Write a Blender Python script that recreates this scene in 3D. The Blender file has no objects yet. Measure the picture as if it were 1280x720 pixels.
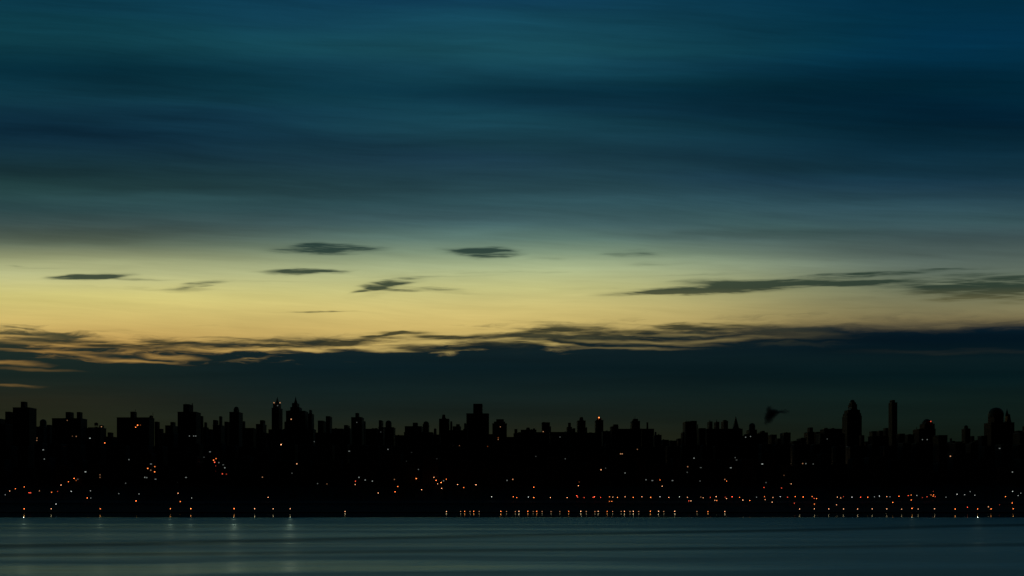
import bpy, bmesh, math, random
from mathutils import Vector, noise as mnoise
R = math.radians
random.seed(7)
S = bpy.context.scene
COL = S.collection

# ------------------------------------------------------------------ camera
F, CX, HY, CH = 1400.0, 640.0, 622.3, 19.4      # focal length in photo pixels, centre column, horizon row, eye height (m)
cam_d = bpy.data.cameras.new('camera'); cam = bpy.data.objects.new('camera', cam_d); COL.objects.link(cam)
cam.location = (0, 0, CH); cam.rotation_euler = (R(90), 0, 0)
cam_d.sensor_width = 36.0; cam_d.lens = 36.0 * F / 1280.0
cam_d.shift_y = (HY - 360.0) / 1280.0
cam_d.clip_start = 1.0; cam_d.clip_end = 60000.0
S.camera = cam

def wx(px, D): return (px - CX) * D / F
def wz(py, D): return CH + (HY - py) * D / F

# ------------------------------------------------------------------ node helpers
class NT:
    def __init__(s, tree): s.t = tree
    def new(s, kind, **kw):
        n = s.t.nodes.new(kind)
        for k, v in kw.items(): setattr(n, k, v)
        return n
    def put(s, sock, v):
        if isinstance(v, NX): s.t.links.new(v.o, sock)
        elif isinstance(v, bpy.types.NodeSocket): s.t.links.new(v, sock)
        else: sock.default_value = v
    def m(s, op, a, b=None, c=None, clamp=False):
        n = s.new('ShaderNodeMath', operation=op, use_clamp=clamp)
        s.put(n.inputs[0], a)
        if b is not None: s.put(n.inputs[1], b)
        if c is not None: s.put(n.inputs[2], c)
        return NX(s, n.outputs[0])
    def smooth(s, v, a, b, c=0.0, d=1.0):
        n = s.new('ShaderNodeMapRange', interpolation_type='SMOOTHSTEP')
        for i, q in enumerate((v, a, b, c, d)): s.put(n.inputs[i], q)
        return NX(s, n.outputs[0])
    def xyz(s, x, y, z=0.0):
        n = s.new('ShaderNodeCombineXYZ')
        for i, q in enumerate((x, y, z)): s.put(n.inputs[i], q)
        return NX(s, n.outputs[0])
    def sep(s, v):
        n = s.new('ShaderNodeSeparateXYZ'); s.put(n.inputs[0], v)
        return [NX(s, o) for o in n.outputs]
    def noise(s, v, scale=1.0, detail=3.0, rough=0.5, dist=0.0, color=False):
        n = s.new('ShaderNodeTexNoise'); s.put(n.inputs['Vector'], v)
        n.inputs['Scale'].default_value = scale; n.inputs['Detail'].default_value = detail
        n.inputs['Roughness'].default_value = rough; n.inputs['Distortion'].default_value = dist
        return NX(s, n.outputs['Color' if color else 'Fac'])
    def ramp(s, v, stops, interp='LINEAR'):
        n = s.new('ShaderNodeValToRGB'); r = n.color_ramp; r.interpolation = interp
        s.put(n.inputs[0], v)
        while len(r.elements) < len(stops): r.elements.new(0.5)
        for i, (p, c) in enumerate(sorted(stops)):
            r.elements[i].position = p
            r.elements[i].color = (c, c, c, 1) if isinstance(c, (int, float)) else (*c, 1)
        return NX(s, n.outputs[0])
    def mix(s, f, a, b, mode='MIX', clamp=True):
        n = s.new('ShaderNodeMix', data_type='RGBA', blend_type=mode); n.clamp_factor = clamp
        s.put(n.inputs[0], f)
        for i, q in ((6, a), (7, b)): s.put(n.inputs[i], (*q, 1) if isinstance(q, tuple) else q)
        return NX(s, n.outputs[2])
    def blob(s, P, c, hs, rot=0.0):           # 1 at the centre, falls to 0 at the ellipse
        ca, sa = math.cos(rot), math.sin(rot); u = None
        for (rx, ry, h) in ((ca, sa, hs[0]), (-sa, ca, hs[1])):
            d = s.new('ShaderNodeVectorMath', operation='DOT_PRODUCT'); s.put(d.inputs[0], P)
            d.inputs[1].default_value = (rx/h, ry/h, -(rx*c[0] + ry*c[1])/h)
            v = NX(s, d.outputs['Value'])
            u = v*v if u is None else s.m('MULTIPLY_ADD', v, v, u)
        return s.smooth(s.m('SQRT', u), 1.0, 0.0)
class NX:
    def __init__(s, nt, o): s.nt, s.o = nt, o
    def __add__(a, b): return a.nt.m('ADD', a, b)
    __radd__ = __add__
    def __sub__(a, b): return a.nt.m('SUBTRACT', a, b)
    def __rsub__(a, b): return a.nt.m('SUBTRACT', b, a)
    def __mul__(a, b): return a.nt.m('MULTIPLY', a, b)
    __rmul__ = __mul__
    def __truediv__(a, b): return a.nt.m('DIVIDE', a, b)

def lin(r, g, b):
    f = lambda c: (c/255/12.92) if c/255 <= 0.04045 else ((c/255+0.055)/1.055)**2.4
    return (f(r), f(g), f(b))

# ------------------------------------------------------------------ sky (direction based: azimuth A, height V)
def Apx(x): return math.atan((x - CX) / F)
def Vpx(y): return (HY - y) / F
W = bpy.data.worlds.new('World'); S.world = W; W.use_nodes = True
wt = W.node_tree; wt.nodes.clear(); n = NT(wt)
tc = n.new('ShaderNodeTexCoord')
dx, dy, dz = n.sep(tc.outputs['Generated'])
A = n.m('ARCTAN2', dx, dy)
hor = n.m('SQRT', dx*dx + dy*dy + 1e-5)
A2 = n.m('MINIMUM', A*A, 0.36)
V = (dz / hor) * (1.0 + 0.5*A2)
Vc = n.m('MINIMUM', n.m('MAXIMUM', V, 0.0), 1.6)
# vertical colour profiles: (photo row, colour) at the left, middle and right of the view
VT = 1.6
def prof(rows):
    st = [(min(1, max(0, Vpx(y)/VT)), lin(*c)) for y, c in rows]
    st += [(0.42, lin(14, 52, 70)), (0.6, lin(8, 34, 50)), (1.0, lin(2, 12, 20))]
    return n.ramp(Vc / VT, st)
low = prof([(440, (180,136,64)), (420, (192,158,86)), (400, (204,180,104)), (372, (206,195,118)), (345, (184,186,134)), (325, (146,152,112)), (306, (98,112,92)), (285, (66,86,80)), (262, (48,78,78)), (232, (38,68,70)), (205, (28,58,68)), (170, (22,56,78)), (130, (22,60,80)), (90, (14,56,78)), (55, (20,64,82)), (0, (20,68,90))])
mid = prof([(410, (206,180,104)), (385, (204,188,116)), (360, (196,194,130)), (335, (170,182,138)), (315, (128,150,124)), (298, (94,122,112)), (280, (68,98,98)), (255, (54,88,92)), (225, (40,72,82)), (195, (30,60,78)), (160, (28,66,86)), (115, (18,60,80)), (65, (30,78,98)), (0, (24,70,98))])
rig = prof([(405, (128,114,76)), (385, (124,120,86)), (360, (110,118,94)), (340, (96,110,98)), (322, (80,96,90)), (300, (66,86,86)), (278, (58,88,90)), (250, (44,76,86)), (225, (26,58,78)), (190, (16,48,70)), (150, (6,42,64)), (105, (4,46,66)), (60, (8,54,80)), (0, (6,46,72))])
wl = n.smooth(A, Apx(60), Apx(620)); wr = n.smooth(A, Apx(640), Apx(1180))
base = n.mix(wr, n.mix(wl, low, mid), rig)
hs = n.new('ShaderNodeHueSaturation'); n.put(hs.inputs['Saturation'], n.smooth(V, Vpx(430), Vpx(250), 0.98, 1.02)); n.put(hs.inputs['Value'], n.smooth(V, Vpx(345), Vpx(230), 1.05, 0.86)); n.put(hs.inputs['Color'], base); base = NX(n, hs.outputs[0])
base = n.mix(n.smooth(V, Vpx(320), Vpx(180)), base, n.mix(1.0, base, (0.92, 1.02, 0.88), 'MULTIPLY'))
# streaky high cloud
Vs = V + A*0.045
wv = n.noise(n.xyz(A*3.0, Vs*9.0, 3.1), 1.0, 2.0)
s1 = n.noise(n.xyz(A*2.2 + wv*0.6, Vs*24.0 + wv*1.5, 0.0), 1.0, 5.0, 0.55)
s2 = n.noise(n.xyz(A*1.1, Vs*9.0 + wv*1.2, 7.0), 1.0, 3.0, 0.5)
s3 = n.noise(n.xyz(A*8.0, (Vs+A*0.02)*150.0 + wv*4.0, 12.0), 1.0, 5.0, 0.66)
high = n.smooth(V, Vpx(345), Vpx(255))
lum = 0.97 + ((s1-0.5)*0.9 + (s2-0.5)*0.45 + (s3-0.5)*0.5) * (high*0.45 + 0.55)
base = n.mix(1.0, base, n.xyz(lum, lum, lum), 'MULTIPLY')
tint = n.smooth(n.noise(n.xyz(A*1.6 + 4.0, Vs*13.0, 21.0), 1.0, 2.0), 0.42, 0.62)
base = n.mix(tint*high*0.6, base, n.mix(1.0, base, (0.95, 0.86, 1.08), 'MULTIPLY'))
# broad soft darker / lighter bars in the upper sky
wn = n.noise(n.xyz(A*6.0, V*34.0, 1.7), 1.0, 4.0, 0.6, color=True)
w1, w2, w3 = n.sep(wn)
P = n.xyz(A + (w1-0.5)*0.06, V + (w2-0.5)*0.024, 1.0)
def B(x, y, hw, hh, slope=0.0, PP=None):
    return n.blob(P if PP is None else PP, (Apx(x), Vpx(y)), (hw/F, hh/F), -math.atan(slope))
up = 0.0
for (x, y, hw, hh, sl, k) in [
    (120, 95, 430, 36, .05, -.45), (640, 112, 230, 34, .02, -.22), (880, 132, 420, 44, .05, -.32), (1260, 165, 300, 44, .02, -.35),
    (1080, 105, 330, 30, 0, -.3), (60, 152, 260, 30, .02, -.25), (980, 205, 420, 20, .05, -.3), (60, 168, 330, 16, .03, -.3),
    (250, 232, 480, 26, .02, -.25), (30, 212, 250, 20, 0, -.3), (60, 294, 330, 16, 0, -.3), (380, 286, 300, 10, 0, -.18),
    (900, 292, 300, 12, .01, -.28), (1230, 300, 260, 16, 0, -.18), (760, 250, 420, 16, .02, .2), (170, 248, 260, 12, 0, .2),
    (560, 40, 420, 44, .0, .14), (720, 78, 220, 26, .03, .16), (250, 52, 250, 26, .05, .2), (1060, 60, 330, 30, .0, .15),
    (260, 135, 260, 18, .03, .25), (300, 160, 260, 14, 0, .15), (560, 150, 300, 22, .02, .2), (600, 285, 330, 14, .01, .18), (1120, 258, 330, 14, .01, .2),
    (1000, 330, 300, 12, .0, .25), (620, 182, 260, 12, .0, -.15), (160, 330, 260, 10, 0, .1)]:
    up = B(x, y, hw, hh, sl) * k + up
upm = n.m('MAXIMUM', 1.0 + up*0.78, 0.1)
base = n.mix(1.0, base, n.xyz(upm, upm, upm), 'MULTIPLY')
# separate dark cloud streaks over the bright band
sn = n.noise(n.xyz(A*13.0, (V - A*0.05)*230.0, 5.0), 1.0, 4.0, 0.55)
ws = n.noise(n.xyz(A*22.0, V*110.0, 9.0), 1.0, 3.0, 0.5, color=True)
q1, q2, q3 = n.sep(ws)
PS = n.xyz(A + (q1-0.5)*0.05, V + (q2-0.5)*0.009, 1.0)
dk = 0.0
for (x, y, hw, hh, sl, k) in [
    (412, 312, 105, 10, 0, 1.7), (606, 315, 72, 10, 0, 1.7), (375, 339.5, 72, 6, .0, 1.1), (415, 338, 40, 3, -.05, .6),
    (115, 347, 60, 7, -.08, 1.2), (82, 349, 50, 4, .0, .8), (170, 351, 70, 3.5, .02, .5), (60, 336, 60, 3, 0, .4), (250, 356, 38, 5, -.16, 1.0),
    (488, 354, 64, 7, -.13, 1.3), (460, 361, 40, 4.5, -.2, 1.0), (525, 361, 78, 5, .02, .9), (570, 366, 60, 3, .03, .5),
    (405, 390.5, 92, 1.7, -.01, 1.1), (786, 318, 62, 8, 0, .7), (690, 324, 40, 5, 0, .4), (830, 330, 90, 6, 0, .4),
    (880, 362, 150, 9, -.03, 1.5), (985, 356, 150, 8, -.03, 1.4), (1020, 348, 130, 5, -.05, .9), (830, 366, 110, 6, -.04, 1.2), (940, 350, 120, 5, -.03, .8),
    (1070, 353, 100, 6, -.06, 1.2), (1100, 342, 150, 4, -.04, .7), (1200, 338, 110, 2.6, .0, .5), (1262, 363, 150, 24, .0, 1.5), (1180, 358, 130, 14, -.02, .6), (880, 344, 220, 3, -.02, .35), (640, 340, 160, 3, 0, .3), (200, 362, 150, 3, .02, .3), (330, 352, 120, 2.5, 0, .3), (1235, 372, 160, 10, 0, .4),
    (1003, 393, 34, 2.2, -.05, .9), (1240, 345, 120, 6, 0, .35), (1090, 375, 170, 5, 0, .3), (560, 345, 220, 3, -.02, .2), (720, 360, 150, 3, .02, .22),
    (270, 388, 260, 3, 0, .12), (620, 385, 200, 3, .01, .14), (1050, 385, 200, 3, 0, .25),
    # fine strands just above the bank
    (80, 436, 330, 16, .03, .65), (330, 428, 260, 9, .0, .4), (560, 424, 240, 12, .0, .5),
    (95, 428, 170, 5, .06, 1.0), (30, 417, 120, 4, .05, .55), (205, 430, 60, 6, .04, 1.0), (140, 415, 130, 3, .04, .35), (300, 424, 140, 4, .03, .6), (255, 430, 70, 5, .04, .9),
    (330, 433, 110, 7, -.02, 1.3), (430, 427, 90, 7, -.05, 1.3), (505, 415, 66, 4.5, -.02, 1.1), (470, 420, 60, 4, -.2, .9), (560, 421, 60, 5, .02, 1.0), (585, 418, 70, 4, -.03, .9),
    (690, 404, 85, 3.2, .03, .6), (700, 412, 80, 5, -.02, 1.0), (745, 414, 110, 8, .03, 1.4), (800, 405, 90, 3, .02, .45), (830, 412, 110, 9, -.02, 1.2), (655, 418, 55, 5, -.1, 1.2),
    (900, 408, 130, 7, .0, 1.0), (620, 432, 120, 9, .0, 1.4), (530, 436, 90, 6, .0, 1.2)]:
    dk = B(x, y, hw, hh, sl, PS) * k + dk
    if y < 370 and k >= 1.0: dk = B(x, y, hw*1.5, hh*2.3, sl) * .2 + dk
dk = n.m('MULTIPLY', dk, n.smooth(sn, 0.32, 0.64, 0.45, 1.3))
dk = n.m('MULTIPLY', dk, n.smooth(s3, 0.34, 0.62, 0.45, 1.3))
dk = n.smooth(dk, -0.04, 1.5)
scol = n.ramp(Vc / VT, [(Vpx(440)/VT, lin(24,34,28)), (Vpx(405)/VT, lin(52,54,36)), (Vpx(380)/VT, lin(96,92,60)), (Vpx(362)/VT, lin(38,54,44)), (Vpx(335)/VT, lin(40,58,48)), (Vpx(310)/VT, lin(34,56,52))])
base = n.mix(dk*0.93, base, scol)
# the low cloud bank
edge_pts = [(-400, 424), (0, 426), (120, 431), (220, 433), (330, 432), (420, 429), (520, 427), (600, 422), (660, 420), (720, 414), (800, 410), (900, 407), (1000, 404), (1140, 403), (1280, 402), (1700, 400)]
a0, a1 = Apx(-400), Apx(1700)
er = n.ramp((A - a0) / (a1 - a0), [((Apx(x)-a0)/(a1-a0), Vpx(y)) for x, y in edge_pts], 'B_SPLINE')
amp = n.ramp((A - a0) / (a1 - a0), [((Apx(x)-a0)/(a1-a0), v) for x, v in [(-400, .8), (0, .85), (300, .7), (600, .65), (760, .5), (900, .35), (1100, .2), (1700, .2)]])
bn = n.noise(n.xyz(A*9.0 + q3*0.5, (V - A*0.02)*85.0 + q1*1.2, 2.0), 1.0, 5.0, 0.6)
bd = er - V + (bn - 0.5) * amp * 0.13
bank = n.smooth(bd, -0.010, 0.011)
gap = 0.0
for (x, y, hw, hh, sl, k) in [(14, 455, 44, 5, .05, .7), (45, 463, 60, 3, .04, .25), (130, 447, 110, 3.6, .09, .75), (60, 430, 120, 4, .04, .6), (20, 421, 70, 4, 0, .6), (300, 428, 90, 4, 0, .5), (165, 452, 80, 3, .05, .6), (215, 446, 50, 5, .04, .9), (15, 484, 50, 2.4, 0, .25), (50, 440, 120, 3, .04, .6),
                              (398, 436, 34, 4, .05, 1.2), (480, 436, 48, 6, .02, 1.3), (672, 429, 85, 3.6, .06, 1.3), (635, 424, 50, 3, 0, .9), (800, 428, 130, 4, .04, .4), (900, 425, 150, 5, -.03, .4), (840, 418, 120, 3, 0, .35), (780, 436, 120, 3, 0, .3),
                              (1000, 418, 90, 4, 0, .1), (1200, 441, 170, 5, .0, .04), (270, 436, 90, 4, .05, .8), (540, 430, 60, 4, -.1, .6)]:
    gap = B(x, y, hw, hh, sl, PS) * k + gap
gap = n.m('MULTIPLY', gap, n.smooth(sn, 0.3, 0.6, 0.5, 1.1), clamp=True)
bank = bank * (1.0 - gap*0.8)
def bprof(rows): return n.ramp(Vc / 0.2, [(max(0, Vpx(y)/0.2), lin(*c)) for y, c in rows])
bl = bprof([(622, (30,30,20)), (540, (34,38,24)), (500, (34,36,26)), (470, (24,38,34)), (440, (26,40,36)), (415, (44,46,34))])
bm = bprof([(622, (28,30,20)), (545, (30,33,22)), (520, (22,31,26)), (490, (15,30,30)), (460, (8,27,32)), (435, (14,30,34)), (410, (36,42,34))])
br = bprof([(622, (14,20,14)), (545, (14,24,18)), (500, (12,28,26)), (470, (4,24,28)), (450, (8,26,30)), (425, (2,21,32)), (405, (8,28,40))])
bcol = n.mix(n.smooth(A, Apx(650), Apx(1200)), n.mix(n.smooth(A, Apx(0), Apx(420)), bl, bm), br)
bt = 1.0 + (n.noise(n.xyz(A*4.0, V*60.0, 31.0), 1.0, 4.0, 0.55) - 0.5)*0.7
bcol = n.mix(1.0, bcol, n.xyz(bt, bt, bt), 'MULTIPLY')
# inner mottling where the bank thins out
thin = n.smooth(V, Vpx(446), Vpx(412)) * n.smooth(A, Apx(1120), Apx(860)) * n.smooth(bn, 0.5, 0.68)
bcol = n.mix(thin*0.32, bcol, lin(110, 104, 66))
sky = n.mix(bank, base, bcol)
# night side behind the viewer and below the horizon
back = n.smooth(dy, 0.5, -0.15)
front = 1.0 - back*0.985
below = n.smooth(dz, -0.02, 0.0, 0.1, 1.0)
k = front * below
sky = n.mix(1.0, sky, n.xyz(k, k, k), 'MULTIPLY')
bg = n.new('ShaderNodeBackground'); n.put(bg.inputs[0], sky); bg.inputs[1].default_value = 1.0
ns = n.new('ShaderNodeTexSky', sky_type='NISHITA'); ns.sun_disc = False
SUN_EL, SUN_AZ = R(-4.0), R(-14.0)
ns.sun_elevation = SUN_EL; ns.sun_rotation = SUN_AZ
bg2 = n.new('ShaderNodeBackground'); n.put(bg2.inputs[0], ns.outputs[0]); bg2.inputs[1].default_value = 0.004
ad = n.new('ShaderNodeAddShader'); wt.links.new(bg.outputs[0], ad.inputs[0]); wt.links.new(bg2.outputs[0], ad.inputs[1])
wo = n.new('ShaderNodeOutputWorld'); wt.links.new(ad.outputs[0], wo.inputs[0])
W.cycles.sampling_method = 'MANUAL'; W.cycles.sample_map_resolution = 1024

sl = bpy.data.lights.new('sun', 'SUN'); sl.energy = 0.002; sl.angle = R(0.5); sl.color = (1.0, 0.72, 0.42)
so = bpy.data.objects.new('sun', sl); COL.objects.link(so)
el = R(0.6)   # the last light, from behind the skyline
dirv = Vector((math.sin(SUN_AZ)*math.cos(el), math.cos(SUN_AZ)*math.cos(el), math.sin(el)))
so.rotation_euler = (dirv).to_track_quat('Z', 'Y').to_euler(); so.location = (0, 0, 500)

# ------------------------------------------------------------------ materials
def mat(name):
    m = bpy.data.materials.new(name); m.use_nodes = True; m.node_tree.nodes.clear()
    return m, NT(m.node_tree)
def out(q, sh):
    o = q.new('ShaderNodeOutputMaterial'); q.t.links.new(sh.outputs[0], o.inputs[0])
def simple(name, col, rough=0.8, var=0.3, scale=0.2, metal=0.0):
    m, q = mat(name); t = q.new('ShaderNodeTexCoord')
    f = q.noise(t.outputs['Object'], scale, 4.0)
    b = q.new('ShaderNodeBsdfPrincipled')
    lo = tuple(c*(1-var) for c in col); hi = tuple(min(1, c*(1+var)) for c in col)
    q.put(b.inputs['Base Color'], q.mix(f, lo, hi)); b.inputs['Roughness'].default_value = rough; b.inputs['Metallic'].default_value = metal
    out(q, b); return m
def facade(name, wall, floor=3.3, bay=3.4):
    m, q = mat(name); t = q.new('ShaderNodeTexCoord')
    x, y, z = q.sep(t.outputs['Object'])
    g = q.new('ShaderNodeNewGeometry'); nx, ny, nz = q.sep(g.outputs['Normal'])
    side = q.smooth(q.m('ABSOLUTE', nx), 0.5, 0.7)
    h = q.m('ADD', q.m('MULTIPLY', x, 1.0 - side), q.m('MULTIPLY', y, side))
    fx = q.m('FRACT', h / bay); fz = q.m('FRACT', z / floor)
    wx_ = q.m('LESS_THAN', q.m('ABSOLUTE', fx - 0.5), 0.2); wz_ = q.m('LESS_THAN', q.m('ABSOLUTE', fz - 0.5), 0.26)
    up = q.m('LESS_THAN', q.m('ABSOLUTE', nz), 0.5)
    win = wx_ * wz_ * up
    dirt = q.noise(t.outputs['Object'], 0.12, 4.0)
    wc = q.mix(dirt, tuple(c*0.42 for c in wall), tuple(c*0.75 for c in wall))
    b = q.new('ShaderNodeBsdfPrincipled')
    q.put(b.inputs['Base Color'], q.mix(win, wc, (0.012, 0.014, 0.016)))
    q.put(b.inputs['Roughness'], 0.85 - win*0.65)
    b.inputs['Specular IOR Level'].default_value = 0.25
    out(q, b); return m
M_WALL = [facade('red_brick_facade', (.13, .065, .045)), facade('limestone_facade', (.2, .185, .155), 3.5, 3.1),
          facade('tan_brick_facade', (.17, .125, .085), 3.2, 3.8), facade('grey_concrete_facade', (.14, .14, .138), 3.0, 4.2), facade('brown_brick_facade', (.09, .06, .045), 3.1, 2.9)]
M_ROOF = simple('tar_roof', (.05, .05, .052), 0.95)
M_TANK = simple('weathered_wood_tank', (.09, .07, .05), 0.9, scale=2.0)
M_COPPER = simple('weathered_copper_roof', (.08, .12, .1), 0.7)
M_STONE = simple('cut_stone_trim', (.2, .19, .17), 0.85)
M_METAL = simple('painted_steel', (.06, .06, .06), 0.55, metal=0.6)
EMC = {'o': (1.0, .23, .05), 'w': (1.0, .47, .22), 'r': (1.0, .11, .05), 'c': (.72, .80, .74)}
_em = {}
def emit(c, k):
    k = float('%.1g' % k)
    key = (c, k)
    if key not in _em:
        m, q = mat({'o': 'sodium_glow', 'w': 'warm_glow', 'r': 'reddish_glow', 'c': 'pale_glow'}[c])
        e = q.new('ShaderNodeEmission'); e.inputs[0].default_value = (*EMC[c], 1); e.inputs[1].default_value = k
        out(q, e); _em[key] = m
    return _em[key]

# ------------------------------------------------------------------ mesh helpers
def mesh(name, bm, m, parent=None, loc=None):
    me = bpy.data.meshes.new(name); bm.normal_update(); bm.to_mesh(me); bm.free()
    me.materials.append(m)
    o = bpy.data.objects.new(name, me); COL.objects.link(o)
    if parent is not None: o.parent = parent
    if loc is not None: o.location = loc
    return o
def tag(o, label=None, cat=None, group=None, kind=None):
    for k_, v in (('label', label), ('category', cat), ('group', group), ('kind', kind)):
        if v: o[k_] = v
    return o
def empty(name, loc):
    o = bpy.data.objects.new(name, None); o.empty_display_size = 5; COL.objects.link(o); o.location = loc; return o
def prism(bm, pts, z0, z1, top=1.0, ctr=None):
    """footprint pts (ccw) extruded from z0 to z1; top scales the upper ring"""
    cx = sum(p[0] for p in pts)/len(pts); cy = sum(p[1] for p in pts)/len(pts)
    lo = [bm.verts.new((x, y, z0)) for x, y in pts]
    hi = [bm.verts.new((cx+(x-cx)*top, cy+(y-cy)*top, z1)) for x, y in pts]
    k_ = len(pts)
    for i in range(k_): bm.faces.new((lo[i], lo[(i+1) % k_], hi[(i+1) % k_], hi[i]))
    bm.faces.new(list(reversed(lo))); bm.faces.new(hi)
def rect(x0, x1, y0, y1): return [(x0, y0), (x1, y0), (x1, y1), (x0, y1)]
def ring(cx, cy, r, k_=16, ry=None): return [(cx+r*math.cos(2*math.pi*i/k_), cy+(ry or r)*math.sin(2*math.pi*i/k_)) for i in range(k_)]
def lathe(bm, cx, cy, prof_, k_=16):
    rings = []
    for r, z in prof_:
        rings.append([bm.verts.new((cx+max(r, .02)*math.cos(2*math.pi*i/k_), cy+max(r, .02)*math.sin(2*math.pi*i/k_), z)) for i in range(k_)])
    for a, b in zip(rings, rings[1:]):
        for i in range(k_): bm.faces.new((a[i], a[(i+1) % k_], b[(i+1) % k_], b[i]))
    bm.faces.new(list(reversed(rings[0]))); bm.faces.new(rings[-1])

# ------------------------------------------------------------------ terrain and water
SHORE = 1458.0
GP = [(1450, -3), (1458, .7), (1475, 1.2), (1500, 3.2), (1545, 8), (1575, 13), (1610, 21), (1650, 32), (1700, 40), (1900, 46), (3000, 50), (30000, 50)]
def gz(x, y):
    y = max(y, 1450)
    for (a, za), (b, zb) in zip(GP, GP[1:]):
        if y <= b:
            t = (y-a)/(b-a); z = za + (zb-za)*t
            w = min(1, max(0, (y-1500)/120)) * min(1, max(0, (3200-y)/400))
            return z + w*1.6*mnoise.noise(Vector((x*0.006, y*0.01, 0)))
    return 50
bm = bmesh.new()
xs = [-30000, -12000, -6000, -3000, -2000] + [-1400 + 20*i for i in range(141)] + [2000, 3000, 6000, 12000, 30000]
ys = [1458.26, 1475, 1487, 1500, 1515, 1530, 1545, 1560, 1575, 1590, 1610, 1630, 1650, 1675, 1700, 1750, 1800, 1900, 2100, 2500, 3000, 6000, 12000, 30000]
grid = [[bm.verts.new((x, y, gz(x, y))) for x in xs] for y in ys]
for j in range(len(ys)-1):
    for i in range(len(xs)-1): bm.faces.new((grid[j][i], grid[j][i+1], grid[j+1][i+1], grid[j+1][i]))
mg, q = mat('winter_grass_and_soil'); t = q.new('ShaderNodeTexCoord')
f = q.noise(t.outputs['Object'], 0.05, 6.0, 0.6); b = q.new('ShaderNodeBsdfPrincipled')
q.put(b.inputs['Base Color'], q.mix(f, (.014, .016, .009), (.03, .028, .018))); b.inputs['Roughness'].default_value = 0.95; out(q, b)
tag(mesh('hillside', bm, mg), kind='structure')
bm = bmesh.new(); prism(bm, rect(-6000, 6000, 1457.0, 1458.25), -3, .9)
tag(mesh('river_wall', bm, simple('wet_granite_blocks', (.07, .068, .06), 0.8, scale=0.5)), 'long dark stone river wall running along the far shore', 'river wall')
def road(name, y0, y1, m, lift):
    bm = bmesh.new(); xx = [-3000 + 40*i for i in range(151)]
    lo = [bm.verts.new((x, y0, gz(x, y0)+lift)) for x in xx]; hi = [bm.verts.new((x, y1, gz(x, y1)+lift)) for x in xx]
    for i in range(150): bm.faces.new((lo[i], lo[i+1], hi[i+1], hi[i]))
    return tag(mesh(name, bm, m), kind='structure')
M_ASPH = simple('asphalt', (.05, .05, .052), 0.85, scale=1.0)
road('path', 1462, 1470, M_ASPH, .12); road('road', 1562, 1582, M_ASPH, .9)

mw, q = mat('river_water'); t = q.new('ShaderNodeTexCoord')
x, y, z = q.sep(t.outputs['Object'])
wvy = q.noise(q.xyz(x*0.004, y*0.004, 2.0), 1.0, 2.0)
# sheltered smooth water below the river wall, wind ripples farther out, wake lines dimmed in the gloss mix
shel = q.smooth(y + (q.noise(q.xyz(x*0.006, 0.0, 4.0), 1.0, 3.0) - 0.5)*60.0, 1055.0, 1125.0)
st = q.noise(q.xyz(x*0.0022, y*0.022 + wvy*3.0, 0.0), 1.0, 4.0, 0.55)
fine = q.noise(q.xyz(x*0.014, y*0.16, 8.0), 1.0, 5.0, 0.65)
def dim_wake(y0, slope, w, k, x0=-400, x1=400):   # wake line, its dark reflection put in by cutting the gloss mix
    d = q.m('ABSOLUTE', y - (y0 + slope*x) - (wvy-0.5)*26.0)
    return q.smooth(d, w, 0.0) * k
sk = dim_wake(575, .60, 46, .85) + dim_wake(415, .22, 26, .75) + dim_wake(470, .05, 22, .3) + dim_wake(760, .1, 60, .35)
rip = q.smooth(st, 0.3, 0.62, 0.55, 1.0) * q.smooth(fine, 0.25, 0.7, 0.75, 1.1)
rip = rip * (1.0 - shel)
rough = 0.06 + rip*0.62
gl = q.new('ShaderNodeBsdfAnisotropic'); gl.distribution = 'MULTI_GGX'
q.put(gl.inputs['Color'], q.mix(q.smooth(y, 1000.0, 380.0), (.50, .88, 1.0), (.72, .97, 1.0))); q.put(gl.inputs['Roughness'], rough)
df = q.new('ShaderNodeBsdfDiffuse'); df.inputs[0].default_value = (.006, .020, .032, 1)
lw = q.new('ShaderNodeFresnel'); lw.inputs['IOR'].default_value = 1.33
WP = q.xyz(x, y, 1.0)
def patch(px, D, hw, hd, k_): return q.blob(WP, (wx(px, D), D), (hw, hd), 0.0)*k_  # ellipse of brighter reflection put into the gloss mix
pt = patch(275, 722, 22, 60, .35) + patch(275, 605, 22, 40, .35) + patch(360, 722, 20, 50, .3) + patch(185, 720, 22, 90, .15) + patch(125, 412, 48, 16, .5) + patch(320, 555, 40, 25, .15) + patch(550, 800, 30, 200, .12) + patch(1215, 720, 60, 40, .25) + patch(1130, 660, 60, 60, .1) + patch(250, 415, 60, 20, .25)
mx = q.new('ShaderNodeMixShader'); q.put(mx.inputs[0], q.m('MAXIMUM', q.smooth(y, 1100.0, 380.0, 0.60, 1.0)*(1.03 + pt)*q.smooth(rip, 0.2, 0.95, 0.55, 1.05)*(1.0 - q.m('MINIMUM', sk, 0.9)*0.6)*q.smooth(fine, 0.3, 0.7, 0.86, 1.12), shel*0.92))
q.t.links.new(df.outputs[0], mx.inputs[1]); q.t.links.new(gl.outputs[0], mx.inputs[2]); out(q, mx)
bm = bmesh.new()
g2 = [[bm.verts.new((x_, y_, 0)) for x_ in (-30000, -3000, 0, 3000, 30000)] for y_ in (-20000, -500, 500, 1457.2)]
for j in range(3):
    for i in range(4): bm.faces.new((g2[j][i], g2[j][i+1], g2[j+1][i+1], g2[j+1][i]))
tag(mesh('water', bm, mw), kind='structure')

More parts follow.
